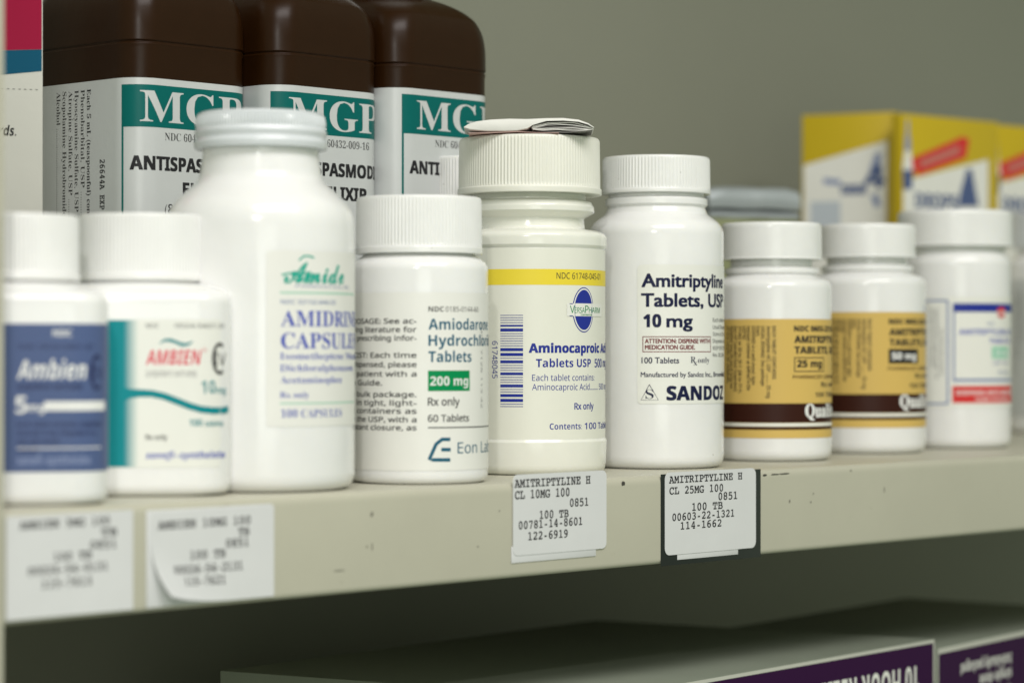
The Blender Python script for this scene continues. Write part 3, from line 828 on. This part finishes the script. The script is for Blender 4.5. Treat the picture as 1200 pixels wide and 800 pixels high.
syrup(324, 901, -2.2, 1, 'middle of the three brown square bottles, behind the tall round white bottle', '28787A EXP 05')
syrup(463, 936, 2.4, 3.6, 'rightmost of the three brown square bottles, nearest the bare back panel', '28787A EXP 06')

# ================================================================ cartons
def carton(name, p0, dirv, width, depth, height, body, side, lab, cat, group=None, z0=0.0, skew=None):
    """p0: left end of the front edge; dirv: direction of the front edge; returns (thing, printer of the front face)"""
    d = Vector((dirv[0], dirv[1], 0)).normalized()
    rz = math.atan2(d.y, d.x)
    root = thing(name, (p0.x, p0.y, z0), rz, lab, cat, group)
    bm = box_bm(0, 0, 0, width, depth, height, .35)
    if skew:
        for v in bm.verts: v.co.x += skew*v.co.y
    link('box', bm, side, root)
    M = Matrix.Translation(Vector((p0.x, p0.y, z0))) @ Matrix.Rotation(rz, 4, 'Z')
    surf = lambda u, v, o: Vector((u, -o, v-z0))
    P = Print(surf, M, 0, width, CAMZ, 0)
    return root, P, M
CARD = mat('white_card', (.62, .615, .56), .5, .4, .1, 300, .02, 40)
CARDG = mat('grey_card', (.52, .52, .46), .55, .4, .1, 300, .03, 30)
YCARD = mat('yellow_card', (.53, .385, .010), .45, .4, .1, 300, .02, 30)

# red and white carton, far left
pr_, a15 = PX(50, 862), math.radians(18)
dv = Vector((CS*math.cos(a15)+SN*math.sin(a15), -SN*math.cos(a15)+CS*math.sin(a15), 0))
root, P, M = carton('medicine_carton', pr_-dv*52, dv, 52, 24, 175, CARD, CARD, 'white carton with crimson top and blue band, standing at the left beside the brown bottles', 'carton')
P.polyuv([(.4, 141.5), (51.6, 144.5), (51.6, 174.5), (.4, 174.5)], CRIMSON, 1)
P.polyuv([(.4, 131.5), (30, 134.5), (42, 136), (51.6, 137.2), (51.6, 144.4), (.4, 141.4)], BANDBLUE, 1)
P.text(-1.5, 158.5, 'rds.', 11.5, BLACK, 'boldital', end=18.8)
for i in range(26): P.rectuv(2+i*1.9, 130.8, 2.8+i*1.9, 131.0, MIDGREY, 2)
P.done('front_print', root)

# yellow cartons
def dropper(P, x, y0, y1, w_):
    """printed picture of a dropper bottle"""
    h = y1-y0
    P.poly([(x-w_*.2, y0), (x+w_*.2, y0), (x+w_*.32, y0+h*.25), (x-w_*.32, y0+h*.25)], GREYBLUE, 4)
    P.poly([(x-w_*.45, y0+h*.25), (x+w_*.45, y0+h*.25), (x+w_*.55, y0+h*.45), (x-w_*.55, y0+h*.45)], GREYBLUE, 4)
    P.poly([(x-w_*.5, y0+h*.45), (x+w_*.5, y0+h*.45), (x+w_*.95, y0+h*.72), (x-w_*.95, y0+h*.72)], WHITEL, 4)
    P.poly([(x-w_*.95, y0+h*.72), (x+w_*.95, y0+h*.72), (x+w_*.8, y1), (x-w_*.8, y1)], SLATE, 4)
# first, turned to show its side
p0, p1 = PX(940, 1376), PX(1050, 1356)
root, P, M = carton('nose_drops_carton', p0, p1-p0, (p1-p0).length, 26, 170, YCARD, YCARD, 'yellow and white carton turned to show its side, leftmost of the yellow ones', 'carton', 'yellow cartons at the back')
P.poly([(942, 194), (1040, 165), (1040, 172), (1034, 520), (942, 520)], WHITEL, 1)
P.stroke([(965, 212), (985, 214)], 7, GREYBLUE, 2)
P.text(986, 228, 'nasal', 15, SLATE, 'black', end=1015); P.text(1015, 220, '4', 26, SLATE, 'black', end=1036)
P.stroke([(1022, 205), (1030, 180)], 9, GREYBLUE, 2); P.stroke([(1024, 228), (1029, 242)], 8, GREYBLUE, 2)
P.rect(950, 236, 985, 268, mat('ink_pale_blue', (.48, .53, .58), .4), 2)
P.done('side_print', root)
# the two beside it, fronts to the camera
pa = PX(1057, 1338)
for i, lab in enumerate(('yellow carton with red banner and dropper picture, middle of the yellow ones', 'yellow carton with red banner cut off by the right edge')):
    p = pa + Vector((83*i, 0, 0))
    root, P, M = carton('nose_drops_carton', p, (math.cos(.10), math.sin(-.10)), 80, 7, 167.5, YCARD, YCARD, lab, 'carton', 'yellow cartons at the back')
    s = .965 if i else 1
    ox = (1057, 1160)[i]; oy = 8*i
    def g(x, y): return (ox+(x-1057)*s, 133+oy+(y-133)*s)
    P.poly([g(1058.5, 212), g(1075, 208), g(1130, 194), g(1158, 187), g(1158, 540), g(1058.5, 540)], WHITEL, 1)
    P.poly([g(1059, 190), g(1059, 206), g(1073, 203), g(1073, 184)], RED, 2)
    P.poly([g(1072, 184), g(1128, 160), g(1136, 163), g(1132, 185), g(1075, 206)], RED, 2)
    P.poly([g(1078, 188), g(1124, 170), g(1125, 180), g(1079, 197)], mat('ink_salmon', (.50, .16, .13), .45), 3)
    x_, y_ = g(1063.5, 140); dropper(P, x_, y_, g(0, 222)[1], 6.5)
    P.text(*g(1073, 243), 'DROPS', 17*s, SLATE, 'black', end=g(1122, 0)[0])
    P.poly([g(1122, 242), g(1126, 222), g(1133, 198), g(1139, 198), g(1143, 222), g(1147, 242)], SLATE, 2)
    P.stroke([g(1060, 252), g(1118, 252)], 3, GREYBLUE, 2)
    P.done('front_print', root)

# foil packs lying on a low carton behind the gold bottles
p0, p1 = PX(830, 1195), PX(937, 1215)
root, P, M = carton('storage_carton', p0, p1-p0, (p1-p0).length-1, 30, 105.4, CARDG, mat('olive_card', (.20, .22, .10), .5), 'low olive carton under the two silver packs', 'carton')
FOIL = mat('silver_foil_pack', (.42, .455, .47), .30, .5, .25, 60, .06, 30, metal=.45)
bx = math.atan2((p1-p0).y, (p1-p0).x); wd_ = (p1-p0).length
def pack(z0, th, lab, y0, dx, rnd):
    r = thing('foil_pack', (p0.x, p0.y, z0), bx, lab, 'pack', 'silver packs')
    prf = fillet([(y0, 0, 0), (y0-.4, th*.45, th*rnd), (y0+2, th, th*.4), (28, th, 1), (28, 0)], 6)
    bm = bmesh.new(); rows = []
    for i in range(9):
        x = dx+(wd_-dx*1.2)*i/8
        e = 1 if 0 < i < 8 else .86
        rows.append([bm.verts.new((x, y, z*e+.25*math.sin(i*1.7+y))) for y, z in prf])
    n = len(prf)
    for a, b in zip(rows, rows[1:]):
        for i in range(n):
            j = (i+1) % n; bm.faces.new((a[i], b[i], b[j], a[j]))
    bm.faces.new(rows[0]); bm.faces.new(rows[-1][::-1])
    link('pouch', bm, FOIL, r)
    link('sealed_edge', box_bm(wd_-1.5, y0+1, th*.35, wd_+1.0, 27, th*.35+.6, .15), FOIL, r)
pack(105.6, 4.4, 'flat silver pack lying under the thicker one, above the gold labelled bottles', 0.5, 1, .5)
pack(110.2, 10.2, 'thick rounded silver pack, topmost of its stack beside the yellow cartons', -1.0, 0, .9)

# purple cartons on the shelf below
PURPLE = mat('ink_purple', (.030, .004, .040), .45, .08)
hbox = 116.0
def LB(px, py): return PX(px, F*hbox/(py-HOR), CAMZ-hbox)
ZL = -196.0
Bk, Fr, Rt = LB(258, 784), LB(700, 815.5), LB(1095, 747)
d = (Rt-Fr); wd_ = d.length; dn = d.normalized()
rel = Bk-Fr; nrm = Vector((-dn.y, dn.x, 0)); dep = rel.dot(nrm); sk = rel.dot(dn)/dep
GREYCARD = mat('greyish_card', (.22, .245, .195), .5, .4, .12, 60, .05, 20)
root, P, M = carton('purple_carton', Fr, dn, wd_, dep, CAMZ-hbox-ZL-.3, GREYCARD, GREYCARD, 'large flat carton with dark purple front and pale top on the lower shelf', 'carton', z0=ZL, skew=sk)
zt = CAMZ-hbox-.3
P.rectuv(.6, zt-1.5, wd_-.5, zt-.2, CARDG, 1)
P.rectuv(wd_-1.3, ZL+3, wd_-.3, zt-1.5, CARDG, 1)
P.rectuv(1.2, ZL+3, wd_-1.4, zt-1.6, PURPLE, 2)
def flip(P, u, v, s, h, width, m):         # upside-down lettering
    V, Fs = glyphs(s, 'bold'); xs = width/(gwidth(s, 'bold')*h)
    P.face_set([(u-p[0]*h*xs, v-p[1]*h) for p in V], Fs, m, 3)
flip(P, wd_-13, zt-9.5, '10 HOUR RELIEF', 11, 80, WHITEL)
P.done('front_print', root)
hbox = 121.0
Lb = LB(1098, 758.5); Rb = LB(1202, 736.5)
zt = CAMZ-hbox-.3; d2 = Rb-Lb
root, P, M = carton('purple_carton', Lb, d2, 190, 110, CAMZ-hbox-ZL-.3, GREYCARD, GREYCARD, 'dark purple carton with small upside-down print, at the right end of the lower shelf', 'carton', z0=ZL)
P.rectuv(.6, zt-2.3, 189, zt-.2, CARDG, 1)
P.rectuv(.3, ZL+3, 1.1, zt-2.3, CARDG, 1)
P.rectuv(1.2, ZL+3, 188, zt-2.4, PURPLE, 2)
flip(P, 72, zt-8.5, 'Individually packaged', 4.4, 50, WHITEL); flip(P, 72, zt-15, 'single dose', 4.4, 32, WHITEL); flip(P, 72, zt-22, 'tablets inside', 4.4, 36, WHITEL)
P.done('front_print', root)

# ================================================================ price tags on the shelf lip
TAGP = mat('tag_paper', (.65, .655, .66), .5, .35, .05, 500, .02, 60)
def lip_x(px):
    return lip_point(px, 600, 0).x
def price_tag(x0, y0, x1, y1, lines, lab, rad=5, backing=None, under=None, peel=None, m=TAGP, lift=.35, y1r=None, toplift=0):
    """corners in photograph pixels: left edge x0 from y0 to y1, right edge x1"""
    Pl, Pr = lip_point(x0, y0, 0), lip_point(x1, y0, 0)
    kl = (PX(x0, 1).length, )
    def vz(px, py): return lip_point(px, py, 0).z
    X0, X1 = Pl.x, Pr.x; Wd = X1-X0
    vt, vb = vz(x0, y0), vz(x0, y1)
    Ht = vt-vb
    root = thing('price_tag', (X0, 0, vb), 0, lab, 'tag')
    if backing is not None:
        bx0, by0, bx1, by1 = backing
        a0, a1 = lip_point(bx0, by0, 0), lip_point(bx1, by0, 0); bz = vz(bx0, by1)
        link('black_backing', box_bm(a0.x-X0, -.16, bz-vb, a1.x-X0, -.02, a0.z-vb, .05), mat('black_tape', (.012, .016, .014), .35), root)
    if under is not None:
        ux0, uy0, ux1, uy1 = under
        a0, a1 = lip_point(ux0, uy0, 0), lip_point(ux1, uy0, 0); bz = vz(ux0, uy1)
        link('older_tag', box_bm(a0.x-X0, -.30, bz-vb, a1.x-X0, -.18, a0.z-vb, .04), TAGP, root)
    # sheet with rounded corners, gently curled
    k = Wd/(x1-x0); r = rad*k
    def curl(u, v):
        o = lift
        if peel:
            q = (peel - (u/Wd*1.15 + (v/Ht)))     # lower left corner comes away
            if q > 0: o += 7*q*q
        if toplift and v > Ht*.93: o -= 0
        return o
    def bendpt(u, v, off):
        if peel:
            q = peel-(u/Wd*1.15+v/Ht)
            if q > 0:
                return Vector((u+q*q*7, -(curl(u, v)+off), v+q*q*5))
        return Vector((u, -(curl(u, v)+off), v))
    bm = bmesh.new(); pts = []
    for cx_, cy_, a0 in ((Wd-r, r, -90), (Wd-r, Ht-r, 0), (r, Ht-r, 90), (r, r, 180)):
        for i in range(7):
            t = math.radians(a0+15*i); pts.append((cx_+r*math.cos(t), cy_+r*math.sin(t)))
    f = bm.faces.new([bm.verts.new((u, v, 0)) for u, v in pts])
    for ax, L_ in ((0, Wd), (1, Ht)):
        for i in range(1, 20):
            cc = [0, 0, 0]; cc[ax] = L_*i/20; nn = [0, 0, 0]; nn[ax] = 1
            bmesh.ops.bisect_plane(bm, geom=bm.verts[:]+bm.edges[:]+bm.faces[:], plane_co=cc, plane_no=nn)
    ret = bmesh.ops.extrude_face_region(bm, geom=bm.faces[:])
    for v in [g for g in ret['geom'] if isinstance(g, bmesh.types.BMVert)]: v.co.z = .13
    for v in bm.verts: v.co = bendpt(v.co.x, v.co.y, v.co.z)
    link('paper', bm, m, root)
    M = Matrix.Translation(Vector((X0, 0, vb)))
    P = Print(lambda u, v, o: bendpt(u, v-vb, .13+o), M, 0, Wd, vb+Ht/2, 1.5 if peel else 0)
    for (x, y, s, h, e) in lines: P.text(x, y, s, h, BLACK, 'mono', end=e)
    P.done('printing', root, .02, .03)
    return root
price_tag(600, 556, 709.5, 651, [(603, 571, 'AMITRIPTYLINE H', 9, 691.5), (603, 584.5, 'CL 10MG 100', 9, 667), (667, 593.2, '0851', 8.5, 689), (631.5, 607.5, '100 TB', 8.5, 666), (607, 619.8, '00781-14-8601', 8.5, 682), (618, 632.5, '122-6919', 8.5, 665)],
          'white shelf tag reading 10MG 100 stuck over an older tag below the yellow banded bottle', under=(598.5, 640, 697.5, 659.5))
price_tag(778, 553.5, 884.5, 650.5, [(784, 566, 'AMITRIPTYLINE H', 8, 869.5), (784, 579, 'CL 25MG 100', 8, 847), (841, 585.5, '0851', 8, 863.5), (810, 598, '100 TB', 8, 846.5), (787, 610, '00603-22-1321', 7.8, 860), (796.5, 620, '114-1662', 7.8, 845)],
          'white shelf tag reading 25MG 100 with black tape showing round it', backing=(774, 555.5, 891, 663), under=(793, 641, 864, 655.5))
price_tag(6, 605, 155, 727, [(23, 620, 'AMBIEN 5MG 100', 9, 128), (118, 628, 'TB', 9, 137), (105, 643, '0851', 9, 136), (62, 657, '100 TB', 9, 107), (32, 674, '00024-54-0131', 9, 126), (48, 689, '115-7613', 9, 107)],
          'white shelf tag at the left end of the lip below the slate blue labelled bottle', rad=.8)
price_tag(175, 600, 320, 711, [(187, 620, 'AMBIEN 10MG 100', 9, 293), (279, 627, 'TB', 8.5, 292), (264, 641, '0851', 9, 291), (222, 655, '100 TB', 9, 264), (202, 673, '00024-54-2131', 9, 284), (213, 687, '115-7621', 9, 264)],
          'white shelf tag whose lower left corner peels away from the lip', rad=.8, peel=.78, under=(171, 598, 318, 712))

bpy.data.objects.remove(_fo); bpy.data.curves.remove(_fc)
